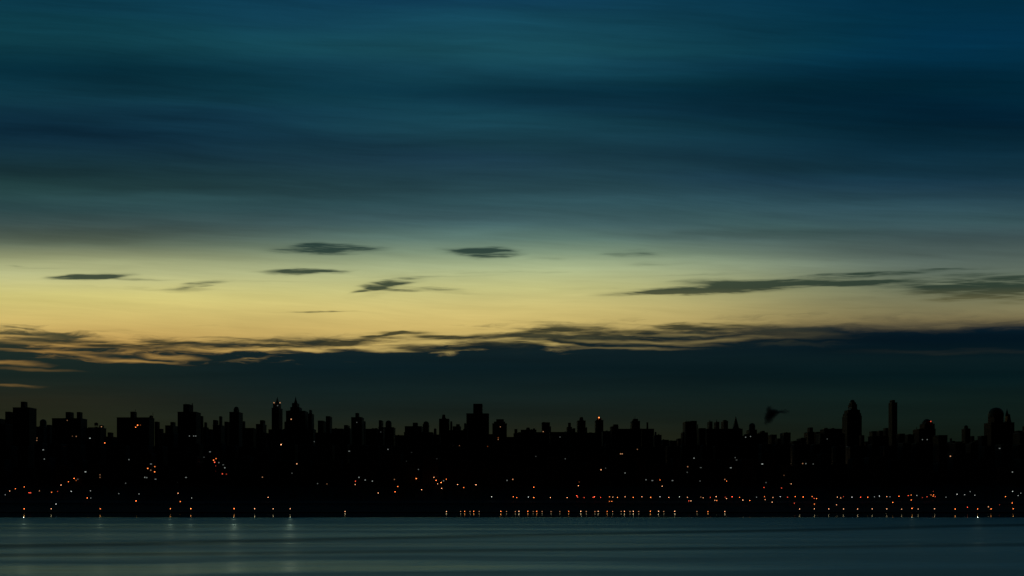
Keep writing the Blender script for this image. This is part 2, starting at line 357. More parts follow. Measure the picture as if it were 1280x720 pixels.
# ------------------------------------------------------------------ buildings
BUILT = []      # (x0, x1, top row, distance of the front face, root)
def building(D, tiers, label, feats=(), wall=None, deep=30.0, name='apartment_building', cat='building', group=None):
    """tiers: (x0, x1, top row[, shape]) in photo columns/rows seen at distance D; the first is the main body"""
    wall = random.randrange(5) if wall is None else wall
    x0 = min(t_[0] for t_ in tiers); x1 = max(t_[1] for t_ in tiers)
    cx = wx((tiers[0][0]+tiers[0][1])/2, D)
    base = gz(cx, D+deep/2) - 3
    root = empty(name, (cx, D, base+3)); oz = base+3
    tag(root, label, cat, group)
    def loc(px): return wx(px, D) - cx
    def Z(py): return wz(py, D) - oz
    main_top = Z(tiers[0][2])
    for i, t_ in enumerate(tiers):
        a, b_, top = t_[:3]; shp = t_[3] if len(t_) > 3 else 'box'
        X0, X1, z1 = loc(a), loc(b_), Z(top); w = X1-X0
        dmax = .42*(b_-a)*D/max(30.0, abs((a+b_)/2-CX))      # how deep this volume may run before its flank shows too wide
        bm = bmesh.new(); part = 'wall' if i == 0 else 'setback'; mt = M_WALL[wall]; z0 = -3.0
        yo = 0.0 if i == 0 else 2.0 + 0.35*i; d = deep - 2*yo if i else deep
        if i: z0 = main_top - 1.0 if (a >= tiers[0][0]-.6 and b_ <= tiers[0][1]+.6 and z1 > main_top) else -3.0
        if len(t_) > 4: z0 = Z(t_[4])
        if i == 0: d = min(d, dmax); mid_y = d/2; ya, yb = 0.0, d
        else:
            d = min(d, max(w*1.6, 8.0), dmax) if z0 > 0 else min(d, dmax)
            if z0 > 0: ya = max(.5, mid_y-d/2)
            else: ya = 1.2+.3*i
            yb = ya+d
        my = (ya+yb)/2
        if shp in ('box', 'taper', 'pyramid'):
            X0 = wx(a, D+(ya if a < CX else yb))-cx; X1 = wx(b_, D+(yb if b_ < CX else ya))-cx
        else: X0, X1 = wx(a, D+my)-cx, wx(b_, D+my)-cx
        w = X1-X0; z1 = wz(top, D+(ya if shp == 'box' else my))-oz
        if shp == 'box':
            prism(bm, rect(X0, X1, ya, yb), z0, z1)
            if i == 0 and z1 - z0 > 12 and w > 7:       # coping round the roof
                c = bmesh.new()
                for (p, q_, r_, s_) in ((X0-.3, X1+.3, ya-.3, ya+.4), (X0-.3, X1+.3, yb-.4, yb+.3), (X0-.3, X0+.4, ya+.41, yb-.41), (X1-.4, X1+.3, ya+.41, yb-.41)):
                    prism(c, rect(p, q_, r_, s_), z1-.6, z1+.45)
                mesh('parapet', c, M_STONE, root)
        elif shp == 'taper': prism(bm, rect(X0, X1, ya, yb), z0, z1, 0.62)
        elif shp == 'cyl': lathe(bm, (X0+X1)/2, my, [(w/2, z0), (w/2, z1)]); 
        elif shp == 'dome':
            r = w/2; h = min(r*.9, (z1-z0)*.7); part = 'dome'; mt = M_COPPER
            lathe(bm, (X0+X1)/2, my, [(r, z0), (r, z1-h)] + [(r*math.cos(u), z1-h+h*math.sin(u)) for u in (.35, .7, 1.0, 1.25, 1.45)])
        elif shp == 'spire':
            part = 'spire'; mt = M_COPPER; h = z1-z0
            lathe(bm, (X0+X1)/2, my, [(w/2, z0), (w*.42, z0+h*.2), (w*.22, z0+h*.55), (w*.09, z0+h*.82), (.12, z1)], 8)
        elif shp == 'pyramid':
            part = 'roof'; mt = M_COPPER; prism(bm, rect(X0, X1, my-w/2, my+w/2), z0, z1, 0.03)
        elif shp == 'mast':
            part = 'mast'; mt = M_METAL; lathe(bm, (X0+X1)/2, my, [(w/2, z0), (w/4, z1)], 6)
        elif shp == 'stack':
            part = 'chimney'; lathe(bm, (X0+X1)/2, my, [(w/2, z0), (w*.46, z1-.8), (w*.52, z1-.8), (w*.52, z1)], 12)
        elif shp == 'tank':
            part = 'water_tank'; mt = M_TANK; cxm = (X0+X1)/2; r = w/2; zt = max(z0+1.0, z1-5.5)
            for sx in (-1, 1):
                for sy in (-1, 1): prism(bm, rect(cxm+sx*r*.6-.15, cxm+sx*r*.6+.15, my+sy*r*.6-.15, my+sy*r*.6+.15), z0, zt+.1)
            lathe(bm, cxm, my, [(r*.96, zt), (r, z1-1.6), (r*1.05, z1-1.5), (.1, z1)], 14)
        mesh(part, bm, mt, root)
        if shp == 'box' and top <= tiers[0][2] + .1 and w > 9 and i == 0:
            # small plant boxes and a bulkhead so the roofline is not a ruled line
            rr = random.Random(int(a*31+top*7))
            for _ in range(rr.choice((0, 1, 1, 2))):
                bw = rr.uniform(2.0, min(5.0, w*.3)); bx_ = rr.uniform(X0+1, X1-1-bw); bh = rr.uniform(1.0, 2.4)
                c = bmesh.new(); prism(c, rect(bx_, bx_+bw, max(.6, my-2), my+1.5), z1-.1, z1+bh); mesh('bulkhead', c, M_STONE, root)
        BUILT.append((a, b_, top, D + ya, root, cx, oz, i))
    return root

def light_part(px, py, c, k, name='window', size=None, root_=None, D=None):
    """a lit window (or marker light) as a part of the nearest building in front at that point"""
    if root_ is None:
        hit = [b_ for b_ in BUILT if b_[0]+.3 <= px <= b_[1]-.3 and b_[2]+.8 <= py]
        if not hit: hit = [b_ for b_ in BUILT if b_[0]-.6 <= px <= b_[1]+.6 and b_[2]-1 <= py]
        if not hit: return
        h = min(hit, key=lambda b_: b_[3]); root_, D, cx, oz = h[4], h[3], h[5], h[6]
    else: cx, oz = root_.location.x, root_.location.z
    X, Zz = wx(px, D)-cx, wz(py, D)-oz
    w, h_ = size or (1.5, 1.5)
    bm = bmesh.new(); y0 = D-root_.location.y
    prism(bm, rect(X-w/2, X+w/2, y0-.12, y0+.05), Zz-h_/2, Zz+h_/2)
    o = mesh(name, bm, emit(c, 1.6*k**2.2), root_)
    o['label'] = {'o': 'glowing orange', 'w': 'warm lit', 'r': 'glowing red', 'c': 'faint pale lit'}[c] + (' window' if name == 'window' else ' marker light')
    return o

SKY = []        # (centre column, short name) for describing what stands below
def sb(D, tiers, label, short=None, **kw):
    r = building(D, tiers, label, **kw)
    if short: SKY.append(((tiers[0][0]+tiers[0][1])/2, short))
    return r
exec_list = [
 (1980, [(16, 45.7, 509.5), (6.5, 16, 514.5), (-12, 6.5, 523), (26, 34.5, 502)], 'broad stepped tower block with a square rooftop box at the far left', 'the far left stepped block'),
 (2050, [(50, 58, 524, 'dome')], 'small round-topped tower between the far left block and the twin-box block', None),
 (1960, [(65, 109, 523), (82, 92.3, 515), (96, 103.2, 515)], 'wide apartment block with two square boxes side by side on its roof', 'the two-box block'),
 (1990, [(110, 132.8, 534.5), (124, 130, 531.5), (118, 122.6, 528, 'tank')], 'low block with a raised water tank, right of the twin-box block', 'the raised water tank'),
 (2080, [(134.5, 141.8, 540.5)], 'narrow low tower beside the long flat-topped slab with orange lights', None),
 (1940, [(146, 193, 522), (163, 171, 514.5), (186, 192.5, 519.5, 'taper'), (168.6, 169.6, 511.5, 'mast'), (190.8, 191.6, 515.5, 'mast')], 'long flat-topped slab with orange lights near its roof', 'the long flat-topped slab'),
 (2040, [(193.3, 199.7, 527)], 'slim block leaning against the right end of the long flat-topped slab', None),
 (2060, [(206.5, 222, 532), (213, 219.5, 527.5)], 'small stepped block left of the massive stepped tower', None),
 (1950, [(222, 251, 515), (229, 241.6, 505.2), (251, 254.3, 520), (254.3, 260, 528, 'taper'), (232, 233, 503.8, 'mast'), (239.8, 241, 504)], 'massive stepped tower with a tall crenellated centre section', 'the massive stepped tower'),
 (2090, [(266.3, 273, 525)], 'plain slim block beside the very narrow tower', None),
 (2110, [(274, 278, 520.3)], 'very narrow tower standing like a chimney between two blocks', 'the very narrow tower'),
 (1970, [(286.7, 303.6, 515.2), (280.5, 286.7, 527), (292, 299, 511), (292.6, 298.4, 508.3, 'dome', 512), (303.6, 306.7, 526.5)], 'shouldered tower with a small rounded knob on top', 'the shouldered knobbed tower'),
 (2070, [(320, 333.2, 530.3), (325, 331.7, 525.2)], 'two-step block left of the slender spired tower', None),
 (1930, [(339.6, 353.2, 510), (341.3, 351.2, 504), (344, 349.2, 495.8, 'spire', 504.5)], 'slender tower with a pointed spire and two white lights at its crown', 'the slender lit spire'),
 (1935, [(357.5, 385, 513.8), (362.8, 377.5, 508.8), (365, 374.2, 503.8), (367.2, 371.9, 495.5, 'spire', 504.3), (385, 392.6, 516.8), (386.5, 390.2, 512.3), (355.5, 358, 527)], 'bulky stepped tower with a pointed central spire and right shoulder', 'the bulky spired tower'),
 (2020, [(397.3, 407.2, 526), (407.2, 415.2, 520.2)], 'two joined slabs, the right one taller, right of the bulky spired tower', 'the two joined slabs'),
 (2060, [(430, 437.3, 531.3)], 'short dark block just left of the block with central rooftop cube', None),
 (1985, [(439, 455, 521.8), (444.2, 449.2, 516.2), (455, 457.2, 526.5)], 'square block with a small cube on the middle of its roof', 'the cube-topped square block'),
 (2100, [(473.5, 479.2, 525.3)], 'slim plain block left of the rounded gable tower', None),
 (2000, [(480, 494.3, 534.3), (481.8, 489.5, 525.5, 'dome')], 'low block carrying a rounded dome tower', 'the low domed block'),
 (2030, [(506, 528.5, 533), (516, 522.5, 528.3)], 'low wide block with a square penthouse on its roof', 'the wide penthouse block'),
 (1995, [(528.5, 536.6, 531), (528.9, 536.2, 526.6, 'dome', 533)], 'narrow round-topped tower attached to a low wide block', None),
 (2120, [(541.3, 546.8, 536, 'taper')], 'tiny tapering tower in the gap left of the peaked tower', None),
 (1975, [(548.8, 562, 523.7), (552, 557.5, 518.4, 'taper'), (562, 566.3, 527, 'taper')], 'tower with an off-centre peak and sloping right shoulder', 'the off-centre peaked tower'),
 (2050, [(566, 576.5, 533.2), (570.2, 574.8, 530.2)], 'low block with a small penthouse left of the tallest central tower', None),
 (1920, [(583, 611.3, 517), (591.6, 603.3, 504.7), (580.2, 583, 529)], 'tallest central tower, square-shouldered with a big cube on top', 'the tallest central tower'),
 (2010, [(615.5, 633.5, 529.5), (617.5, 631.5, 527), (620.3, 629.8, 524)], 'rounded-shoulder tower right of the tall central tower', 'the rounded-shoulder tower'),
 (2150, [(643, 646.8, 536.3)], 'small square stub standing alone on the low skyline', None),
 (2080, [(651, 670.5, 537.4), (657, 663, 534.6, 'taper'), (666, 669, 535.5)], 'low uneven block with several small roof bumps', 'the bumpy low roof'),
 (1985, [(677, 687.3, 528.2), (687.3, 688.8, 532.8)], 'plain box tower standing alone left of three small towers', 'the lone plain box tower'),
 (2060, [(708, 715, 534), (710, 713.6, 528.4), (715, 719.2, 535.3)], 'small stepped tower with a thin top, left of the peaked tower', None),
 (1990, [(721, 732, 526), (723.4, 729.8, 521.6, 'taper'), (732, 734, 534)], 'slim tower with a blunt peaked top', 'the slim blunt-peaked tower'),
 (1980, [(743.5, 754.2, 525.5), (746, 752, 522.8)], 'slim tower topped with a single bright warm light', 'the light-topped slim tower'),
 (2070, [(762.3, 773, 533.3), (766, 772.8, 530.5)], 'low block with a raised right half', None),
 (2000, [(788, 800, 526.5), (790.5, 797.5, 523.5), (793, 794.4, 519.6, 'spire')], 'small tower ending in a sharp central point', 'the small sharp-pointed tower'),
 (2090, [(800, 817.5, 536.2), (808, 810.4, 528, 'stack'), (817.5, 821.3, 540, 'taper')], 'low block with one thin chimney stack rising from its roof', 'the thin chimney'),
 (1980, [(853.4, 871, 527.3), (861.3, 870.8, 526), (871, 873, 530.5, 'taper'), (858, 858.6, 524.6, 'mast')], 'wide bulky block at the left end of the long low slab', 'the bulky block beside the trio'),
 (2040, [(884, 890.7, 526.8), (886.5, 888.2, 523.8, 'spire')], 'first and leftmost of three equal small towers on the long slab', None),
 (2045, [(892.3, 899.2, 527.2), (894.8, 896.7, 524, 'spire')], 'middle of three equal small towers on the long slab', 'the trio of small towers'),
 (2050, [(901.2, 910, 526.5), (903.5, 908.5, 525)], 'third and widest of three small towers, beside the pyramid roof', None),
 (2010, [(914, 925.5, 535.6), (914.3, 925.2, 520.3, 'pyramid')], 'building with a steep pyramid roof ending in a point', 'the steep pyramid roof'),
 (2035, [(933, 946.2, 537.3), (936.2, 944, 528.8, 'dome')], 'squat building with a round domed turret below the smoke plume', 'the domed turret'),
 (2100, [(960, 971, 543.5), (950, 956, 538.5), (946, 960, 540.5)], 'low stepped range of roofs directly below the smoke plume', None),
 (2060, [(975, 988.3, 541)], 'plain low block right of the smoke plume', 'the block beside the smoke'),
 (2080, [(1005, 1018, 540), (1009, 1016.2, 534.3), (1000.5, 1005, 547), (1018, 1025, 539.8)], 'terraced block climbing in small steps to a square top', 'the terraced block'),
 (2030, [(1025, 1053, 536.2), (1030, 1034.5, 534.8), (1038.5, 1043, 535)], 'long low block leading up to the big domed right tower', None),
 (1925, [(1052.6, 1077.2, 520), (1053.5, 1076.4, 516.3, 'box', 521), (1055.2, 1075, 512.2, 'box', 518), (1058, 1073, 509.3, 'taper', 513), (1060, 1071.4, 505.2, 'box', 513), (1061.3, 1070, 502.8, 'box', 506), (1062.8, 1068.4, 499.6, 'dome', 504)], 'big bulky tower with stepped shoulders and rounded tip at right', 'the big shouldered tower'),
 (2070, [(1086.5, 1096, 539.2), (1096, 1104, 538.2), (1104, 1110.5, 535)], 'low row of three roofs rising toward the tall slim tower', None),
 (1950, [(1110.6, 1121.6, 503.3), (1112, 1118.8, 500)], 'tall slim isolated tower with a flat top at right', 'the isolated slim tower'),
 (1990, [(1141, 1169.5, 536.3), (1149.5, 1168.4, 529.5), (1150.5, 1167.3, 526, 'taper', 531), (1153.5, 1163.5, 523.8, 'dome', 529), (1145.2, 1146.2, 533.5, 'mast')], 'arched-top block with a small red light on its roof', 'the red-lit arched block'),
 (2020, [(1202, 1213, 536), (1205, 1210, 531.6, 'dome', 537), (1213, 1218, 545), (1218, 1224, 550)], 'stepped tower with a small knob, descending to the right', 'the small knobbed tower'),
 (1935, [(1230, 1268, 528.2), (1235, 1254.6, 516), (1236, 1254, 509.4, 'dome', 520), (1255.4, 1264.2, 526, 'box'), (1255.4, 1264.2, 518, 'taper', 528.5), (1256.5, 1261, 510.3, 'spire', 519)], 'great domed block with a pointed turret beside the dome, far right', 'the great domed block'),
 (2075, [(1268, 1278, 538.5), (1278, 1296, 532)], 'low block cut off by the right edge of the view', None),
]
for D, tiers, label, short in exec_list: sb(D, tiers, label, short)

def near_name(px):
    return min(SKY, key=lambda s: abs(s[0]-px))[1]
used = {}
ORD = ['', 'second', 'third', 'fourth', 'fifth', 'sixth', 'seventh', 'eighth', 'ninth', 'tenth', 'eleventh', 'twelfth']
def ordinal(k_):
    ones = ['zeroth','first','second','third','fourth','fifth','sixth','seventh','eighth','ninth','tenth','eleventh','twelfth','thirteenth','fourteenth','fifteenth','sixteenth','seventeenth','eighteenth','nineteenth']
    tens = {2: 'twent', 3: 'thirt', 4: 'fort', 5: 'fift', 6: 'sixt', 7: 'sevent', 8: 'eight', 9: 'ninet'}
    if k_ < 20: return ones[k_]
    if k_ % 10 == 0: return tens[k_//10]+'ieth'
    return tens[k_//10]+'y-'+ones[k_ % 10]

# the low roofs that close the skyline between the towers, behind the front rows
low_roofs = [(-30, 16, 530), (45.7, 50, 533.2), (49, 59, 533), (58.5, 65.2, 531), (109, 119, 535.5), (130, 147, 546), (199.5, 204.5, 536), (204, 223, 541.5), (254, 261, 534), (260, 267, 536.5), (266, 281, 531.5), (303, 321, 535.3), (320, 336, 541), (335.5, 356, 537), (354, 395, 536.5), (394, 416, 541),
    (414.5, 431, 536), (430, 440, 535.5), (457, 474, 536.3), (473, 481, 534), (494, 506.5, 544.3), (505, 542, 540.5), (540, 551, 543.5), (560, 581, 538), (579, 585, 536), (610, 617, 543), (633, 652, 546.5), (642, 652, 542), (648, 678, 540.5), (687, 710, 540.3), (706, 721, 540.5), (719, 745, 541.2), (752, 764, 539.2), (763, 789, 536.3), (786, 802, 536),
    (816, 827, 544), (826, 836, 550), (835, 846, 551), (845, 853, 548), (851, 856, 540.5), (871, 882, 535.5), (880, 928.3, 536.2), (926, 934, 544.5), (930, 950, 542.5), (969, 976, 548), (987, 1001, 551.5), (996, 1008, 548), (1020, 1056, 542), (1074, 1080.5, 544), (1078, 1088, 552.2), (1085, 1111, 545), (1120, 1131, 542.3), (1129, 1143, 543.3), (1166, 1184.3, 544.2), (1183, 1203, 552.2), (1187.3, 1190, 548), (1211, 1230, 552.5), (1222, 1234, 545), (1266, 1300, 541)]
rr = random.Random(3)
for i, (a, b_, top) in enumerate(low_roofs):
    D = 1845 + (i % 3)*18
    building(D, [(a, b_, top)], '%s low skyline roof from the left, near %s' % (ordinal(i+1), near_name((a+b_)/2)), deep=26, name='city_block', group='low roofs filling the skyline between the towers')
# two nearer rows on the hill, wholly in silhouette
for row, (D, lo_, hi_, wmin, wmax, nm) in enumerate([(1775, 553.5, 559, 15, 30, 'second row'), (1705, 566, 586, 16, 32, 'front row')]):
    xx = -150.0; i = 0
    while xx < 1420:
        w = rr.uniform(wmin, wmax); top = rr.uniform(lo_, hi_); i += 1
        tiers = [(xx, xx+w-(0.35 if row == 0 else rr.choice((.4, 2.2))), top)]
        if rr.random() < .6:
            a = xx + rr.uniform(.15, .55)*w; tiers.append((a, a+rr.uniform(3, 6), top-rr.uniform(2, 3.2) if row else top-1.6, rr.choice(('box', 'tank', 'box')) if row else 'box'))
        building(D, tiers, '%s dark %s-row block from left, below %s' % (ordinal(i), nm.split()[0], near_name(xx+w/2)), deep=24, name='hillside_apartment_block', group='dark blocks in the %s above the river park' % nm)
        xx += w

# ------------------------------------------------------------------ lights read from the photograph
WIN = [(54,562.3,'c',.5),(55.4,573.8,'c',.35),(106.8,589.8,'c',.6),(95.2,600.5,'o',.5),(97.3,599,'c',.3),(78.4,608.7,'w',.4),(125,593.5,'w',.35),(125,596.7,'w',.4),(157,604,'c',.3),(12.3,610.5,'w',.4),(12.1,613.8,'w',.5),(6.5,618.5,'c',.3),(49.3,613.6,'w',.4),(72,614.2,'r',.35),(89,614.2,'c',.5),(113,613.5,'c',.35),(113.5,622.5,'c',.3),(148.5,617,'c',.25),
 (84,525.5,'w',.4),(46.3,547.5,'w',.35),(46,550.5,'w',.5),(90.5,545.2,'w',.3),(95.3,545.5,'w',.45),(112.5,547.8,'c',.6),(126.8,533.4,'w',.6),(131,553.7,'o',1.2),(136.2,557.5,'o',.8),
 (172,531.5,'o',1.4),(169.6,534,'o',1.2),(175.5,531.3,'o',.4),(236.8,545,'c',.35),(242,545,'c',.35),(244.5,545,'c',.35),(262.5,564.7,'c',.35),(161.2,574.5,'c',.35),(188.7,580,'c',.4),(193.5,583.3,'o',.8),(184.7,585.5,'o',1),(188.5,587.8,'w',.5),(193.3,589.8,'o',1.2),(181,596.7,'c',.45),(183.5,597,'c',.4),(194.4,599,'c',.35),(232.5,596.8,'c',.4),(255,571.5,'c',.2),
 (270.1,573.3,'o',.8),(267,575.2,'o',1),(268.3,577.8,'r',1),(269.2,582.3,'r',.9),(273.5,578.3,'c',.4),(274,584,'r',1.2),(279,581,'c',.3),(281,584.7,'c',.45),(270,589,'r',.3),(278,592.3,'r',.9),(283,592.7,'r',.5),(173.8,617.5,'c',.35),(239.5,622.5,'c',.4),(222,603,'c',.15),
 (351.5,555.8,'w',1.3),(392.8,552,'c',.3),(436.5,564,'c',.4),(371,579.8,'w',.8),(365,591.5,'c',.25),(328,596.5,'w',.5),(397,604.5,'c',.3),(408.7,605.3,'w',.5),(448.7,596.7,'c',.5),(456.5,600,'c',.5),(465.5,601.4,'c',.5),(446,528,'c',.3),(364,524,'w',.8),(476,540,'c',.2),
 (485,561.7,'c',.35),(514.5,565.5,'c',.15),(508,576.5,'c',.15),(546,573.5,'c',.15),(523,586.8,'c',.3),(493,599.3,'w',.4),(554.5,601,'c',.4),(575.3,607.2,'w',.5),(598.5,606.7,'w',.5),(607,609.4,'c',.3),(614.5,621,'c',.5),(633.8,600.5,'c',.4),(633.8,606.5,'c',.4),(574.5,557.5,'w',.6),(609.5,558,'o',.3),(622.8,547,'o',.4),(622.8,549.2,'w',.5),(625.5,533.5,'w',.5),
 (641,599.2,'w',.6),(678.6,608,'c',.4),(724,602.5,'o',.3),(747,607.3,'c',.4),(749.8,607.3,'c',.4),(776.2,607.3,'c',.4),(778.6,607.3,'c',.4),(751.3,587.2,'w',.8),(757,585.2,'c',.2),(781.3,591.2,'c',.4),(775.7,567.3,'w',.6),(777.7,567.3,'w',.6),(796.7,561.7,'w',.4),(669.8,570.5,'c',.2),(706.6,573.5,'c',.25),(679,539.5,'w',.6),(700,546.3,'c',.3),
 (867.5,572.7,'c',.5),(859.6,583.4,'w',.5),(876,584.5,'c',.3),(859,590.5,'c',.25),(919,572,'c',.3),(920.7,575,'c',.25),(952.8,580,'c',.6),(913.5,584.7,'c',.5),(807.5,599.7,'c',.35),(815.4,600.7,'c',.4),(840.6,600.7,'c',.4),(875,601.3,'c',.3),(906,599.3,'w',.5),(957.5,603.2,'c',.3),(802.5,607.4,'c',.3),(805.5,607.4,'c',.3),(810.5,607.4,'c',.3),(812.5,607.4,'c',.3),(854.8,607.4,'c',.4),(886,606.8,'c',.4),(930.5,608.5,'c',.3),(943.4,608.5,'c',.3),(932,546.5,'c',.35),(938.2,545.6,'c',.35),
 (1003.3,579.4,'w',.5),(1007.3,579.5,'c',.35),(1016.5,580,'c',.3),(980,594.2,'w',.25),(997.3,611,'o',.4),(1000,611,'o',.5),(1009,610.5,'r',.35),(1027,606.3,'c',.2),(1054.4,607,'c',.35),(1094.8,606.3,'c',.4),(1034,548.7,'c',.25),(1059,558.5,'c',.3),
 (1188,570.3,'w',.7),(1265.5,590,'c',.5),(1249.5,560.5,'c',.4),(1265.8,614.2,'c',.5),(1276,616.5,'c',.3),(1212.7,614.5,'c',.25),(1153,549.5,'c',.35),(1159,549.5,'c',.35)]
HILL = [(92.7,598,'o',1.2),(85.5,602.2,'o',.8),(76.3,606.3,'w',.7),(19.2,611,'o',.7),(30.3,608.7,'o',.7),(36.4,616,'r',.9),(38.4,616,'r',.7),(64.5,615.2,'o',.8),(109,622.5,'o',1.0),(70,630,'c',.5),(170.1,626.2,'o',1.1),(222.6,616.6,'w',.8),(225.3,627,'o',.9),
 (444.2,601.5,'r',.7),(444,605.7,'w',.6),(472.8,616.3,'w',.7),(335.2,621.7,'w',.7),(520.3,598.3,'o',1.4),(497.2,608.2,'o',.9),(493.8,614.8,'o',1),(527,612,'w',.8),(542.5,596.6,'w',.7),(545.2,600.4,'o',1.1),(547,604.8,'w',.6),(551.5,603.2,'o',1.5),(558,599,'o',.8),(552,610.4,'w',.7),(572,605.7,'w',.7),(579.7,609.5,'o',.8),(595,606,'w',.9),
 (667.3,609,'o',.9),(723,607.2,'w',.8),(825,600,'o',.7),(908.3,601.4,'o',.8),(827.7,607.7,'w',.8),(955,609.3,'r',.6),(989,604.8,'w',.6),(977,610,'r',.6)]
PARK = [(641.5,621,'o',.9),(646,622,'o',.8),(660.5,621.3,'c',.6),(667.3,622,'o',1.1),(688,622,'w',.8),(709,622,'w',.7),(721,619.7,'r',1),(722,621.3,'r',.7),(730.2,622,'r',.6),(743,621,'r',1.3),(741.5,621.8,'r',.7),(750.8,621.9,'r',.6),(762,621,'o',.8),(766,621.4,'w',.5),(771.8,621.8,'o',1),(781.4,621,'w',.6),(791.6,621.8,'o',1),(761.8,626.7,'o',.5),(764.7,626.7,'o',.9),
 (802.4,621,'w',.7),(813.3,621.7,'o',1.1),(825,621,'c',.5),(836,621.7,'w',.7),(849.3,621,'c',.5),(859.3,621.6,'w',.5),(861,626.1,'r',.8),(863.7,626.1,'w',.8),(876,621.3,'w',.3),(879,622.3,'w',.6),(888,621.8,'r',.6),(895.2,620.8,'w',.9),(893.5,625.5,'w',.6),(896,625.7,'o',.8),(908.2,623.2,'w',.7),(906.5,621.5,'r',.4),(915.2,621,'r',1.1),(924.4,621.7,'o',.7),(928.6,625.1,'w',.9),(937.3,625.6,'o',.9),(945.8,621.5,'c',.3),(955.6,620.8,'o',.6),(956.4,624.6,'w',.5),
 (966.2,621.7,'w',.5),(965.2,627.7,'w',.7),(975.3,620.8,'c',.5),(984.5,621.5,'r',.5),(994,620.8,'o',.9),(1004,621.3,'o',1.1),(1015.2,620.7,'o',.7),(1017.7,623,'r',.6),(1020.7,623.2,'o',1),(993,629,'r',.6),(1018,630,'o',.8),(1046.8,621.4,'w',.7),(1050.9,622.5,'w',.6),(1054.4,620.8,'r',.4),(1045.7,631,'w',.6),(1065,621.5,'c',.6),(1075.8,621.5,'r',.9),(1084.8,621.5,'o',.9),(1093,621,'c',.3),(1099.2,620,'c',.6),(1108.5,620.8,'w',.6),(1112.5,621,'c',.3),(1116,628,'o',1),
 (1123.8,620.3,'o',.9),(1135.2,619.5,'r',.8),(1139,618.8,'o',.8),(1146,619.4,'c',.4),(1153,622,'r',.35),(1158.8,621,'r',.6),(1163.8,618.6,'o',.6),(1167,618.6,'o',.9),(1166.3,620.3,'o',.7),(1169,620.8,'r',.6),(1166.5,614.2,'r',.3),(1139,625,'o',.9),(1182.5,621.5,'c',.3),(1196.3,617.8,'c',.6),(1205.8,618.4,'c',.4),(1218.5,619,'c',.4),(1257,620.7,'o',.9),(1249.5,631,'r',.3),(1257.7,632.4,'w',.4),(1265.2,628.8,'o',1),(1272.6,619.5,'c',.4)]
SHORE_L = [(30.2,636,'o',1.1),(64,636,'w',.8),(125.3,636,'o',.9),(213,636,'o',1.1),(238.4,635.8,'o',1.4),(292.7,636,'o',1.2),(318.3,636,'w',.9),(341.5,636,'w',.7),(362.7,636,'w',.8),(431.3,639.3,'w',.7),
 (558,639.4,'w',.7),(575.8,639.3,'w',.4),(580.8,639.1,'o',.9),(587.5,639.3,'w',.4),(592.2,639.1,'o',.9),(599,639.3,'w',.4),(626,639.1,'o',1),(633.2,639.3,'w',.35),(644.2,639.4,'w',.4),(648.7,639.1,'w',.9),(659.8,639.1,'o',.9),(666.5,639.3,'w',.3),(671,639.1,'o',.9),(677.6,639.4,'w',.4),(688.8,639.4,'w',.4),(699.8,639.4,'w',.35),(710.8,639.1,'o',.8),(726,639.1,'w',.9),(732.8,639.4,'w',.4),(743.7,639.4,'w',.4),(747.8,639.1,'w',.8),(759,639.1,'o',.8),(765.8,639.4,'w',.4),(776.5,639.3,'w',.4),(780.6,639.1,'w',.8),(787.5,639.3,'w',.4),(791.6,639.1,'w',.9),(798.4,639.3,'w',.4),
 (813,639.1,'o',1),(823.2,639.1,'w',.9),(829.8,639.4,'w',.4),(843.5,639.1,'w',.9),(871.2,639.4,'w',.4),(885,639.4,'o',.8),(906,639.4,'w',.8),
 (999.5,636.3,'w',.7),(1018,636,'w',.8),(1036,636.2,'w',.7),(1054.4,636.2,'w',.8),(1072,636.3,'w',.7),(1090.3,636.2,'w',.8),(1108.5,636.2,'w',.8),(1127,636.4,'w',.6),(1140,635.5,'o',1.1),(1147.7,636.3,'w',.5),(1168.2,636,'w',.8),(1194,636.2,'o',1),(1209.3,634,'r',.8),(1222,636.2,'o',.9),(1235.5,633.6,'w',.5),(1238.8,636.2,'o',1),(1266.5,636,'o',1)]

LOWLAMP = []
for (x_, y_, c, k_) in WIN:
    if y_ > 612: HILL.append((x_, y_, c, k_)); continue
    light_part(x_, y_, c, k_, size=(2.4, 1.2) if c == 'c' and (int(x_*10) % 3 == 0) else (1.5, 1.5))
for (x_, y_, c, k_, rx) in [(342.5, 503.4, 'w', .6, 346), (350, 503.4, 'w', .6, 346), (347, 507, 'c', .3, 346), (748.7, 522.0, 'o', 1.5, 749), (1163.5, 526.8, 'r', .9, 1155)]:
    r_ = min([b_ for b_ in BUILT if b_[7] == 0 and b_[3] > 1900], key=lambda b_: abs((b_[0]+b_[1])/2 - rx))[4]
    light_part(x_, y_, c, k_, 'marker_light', (1.7, 1.7), r_, r_.location.y + (-.2 if x_ > 400 else 1.5))

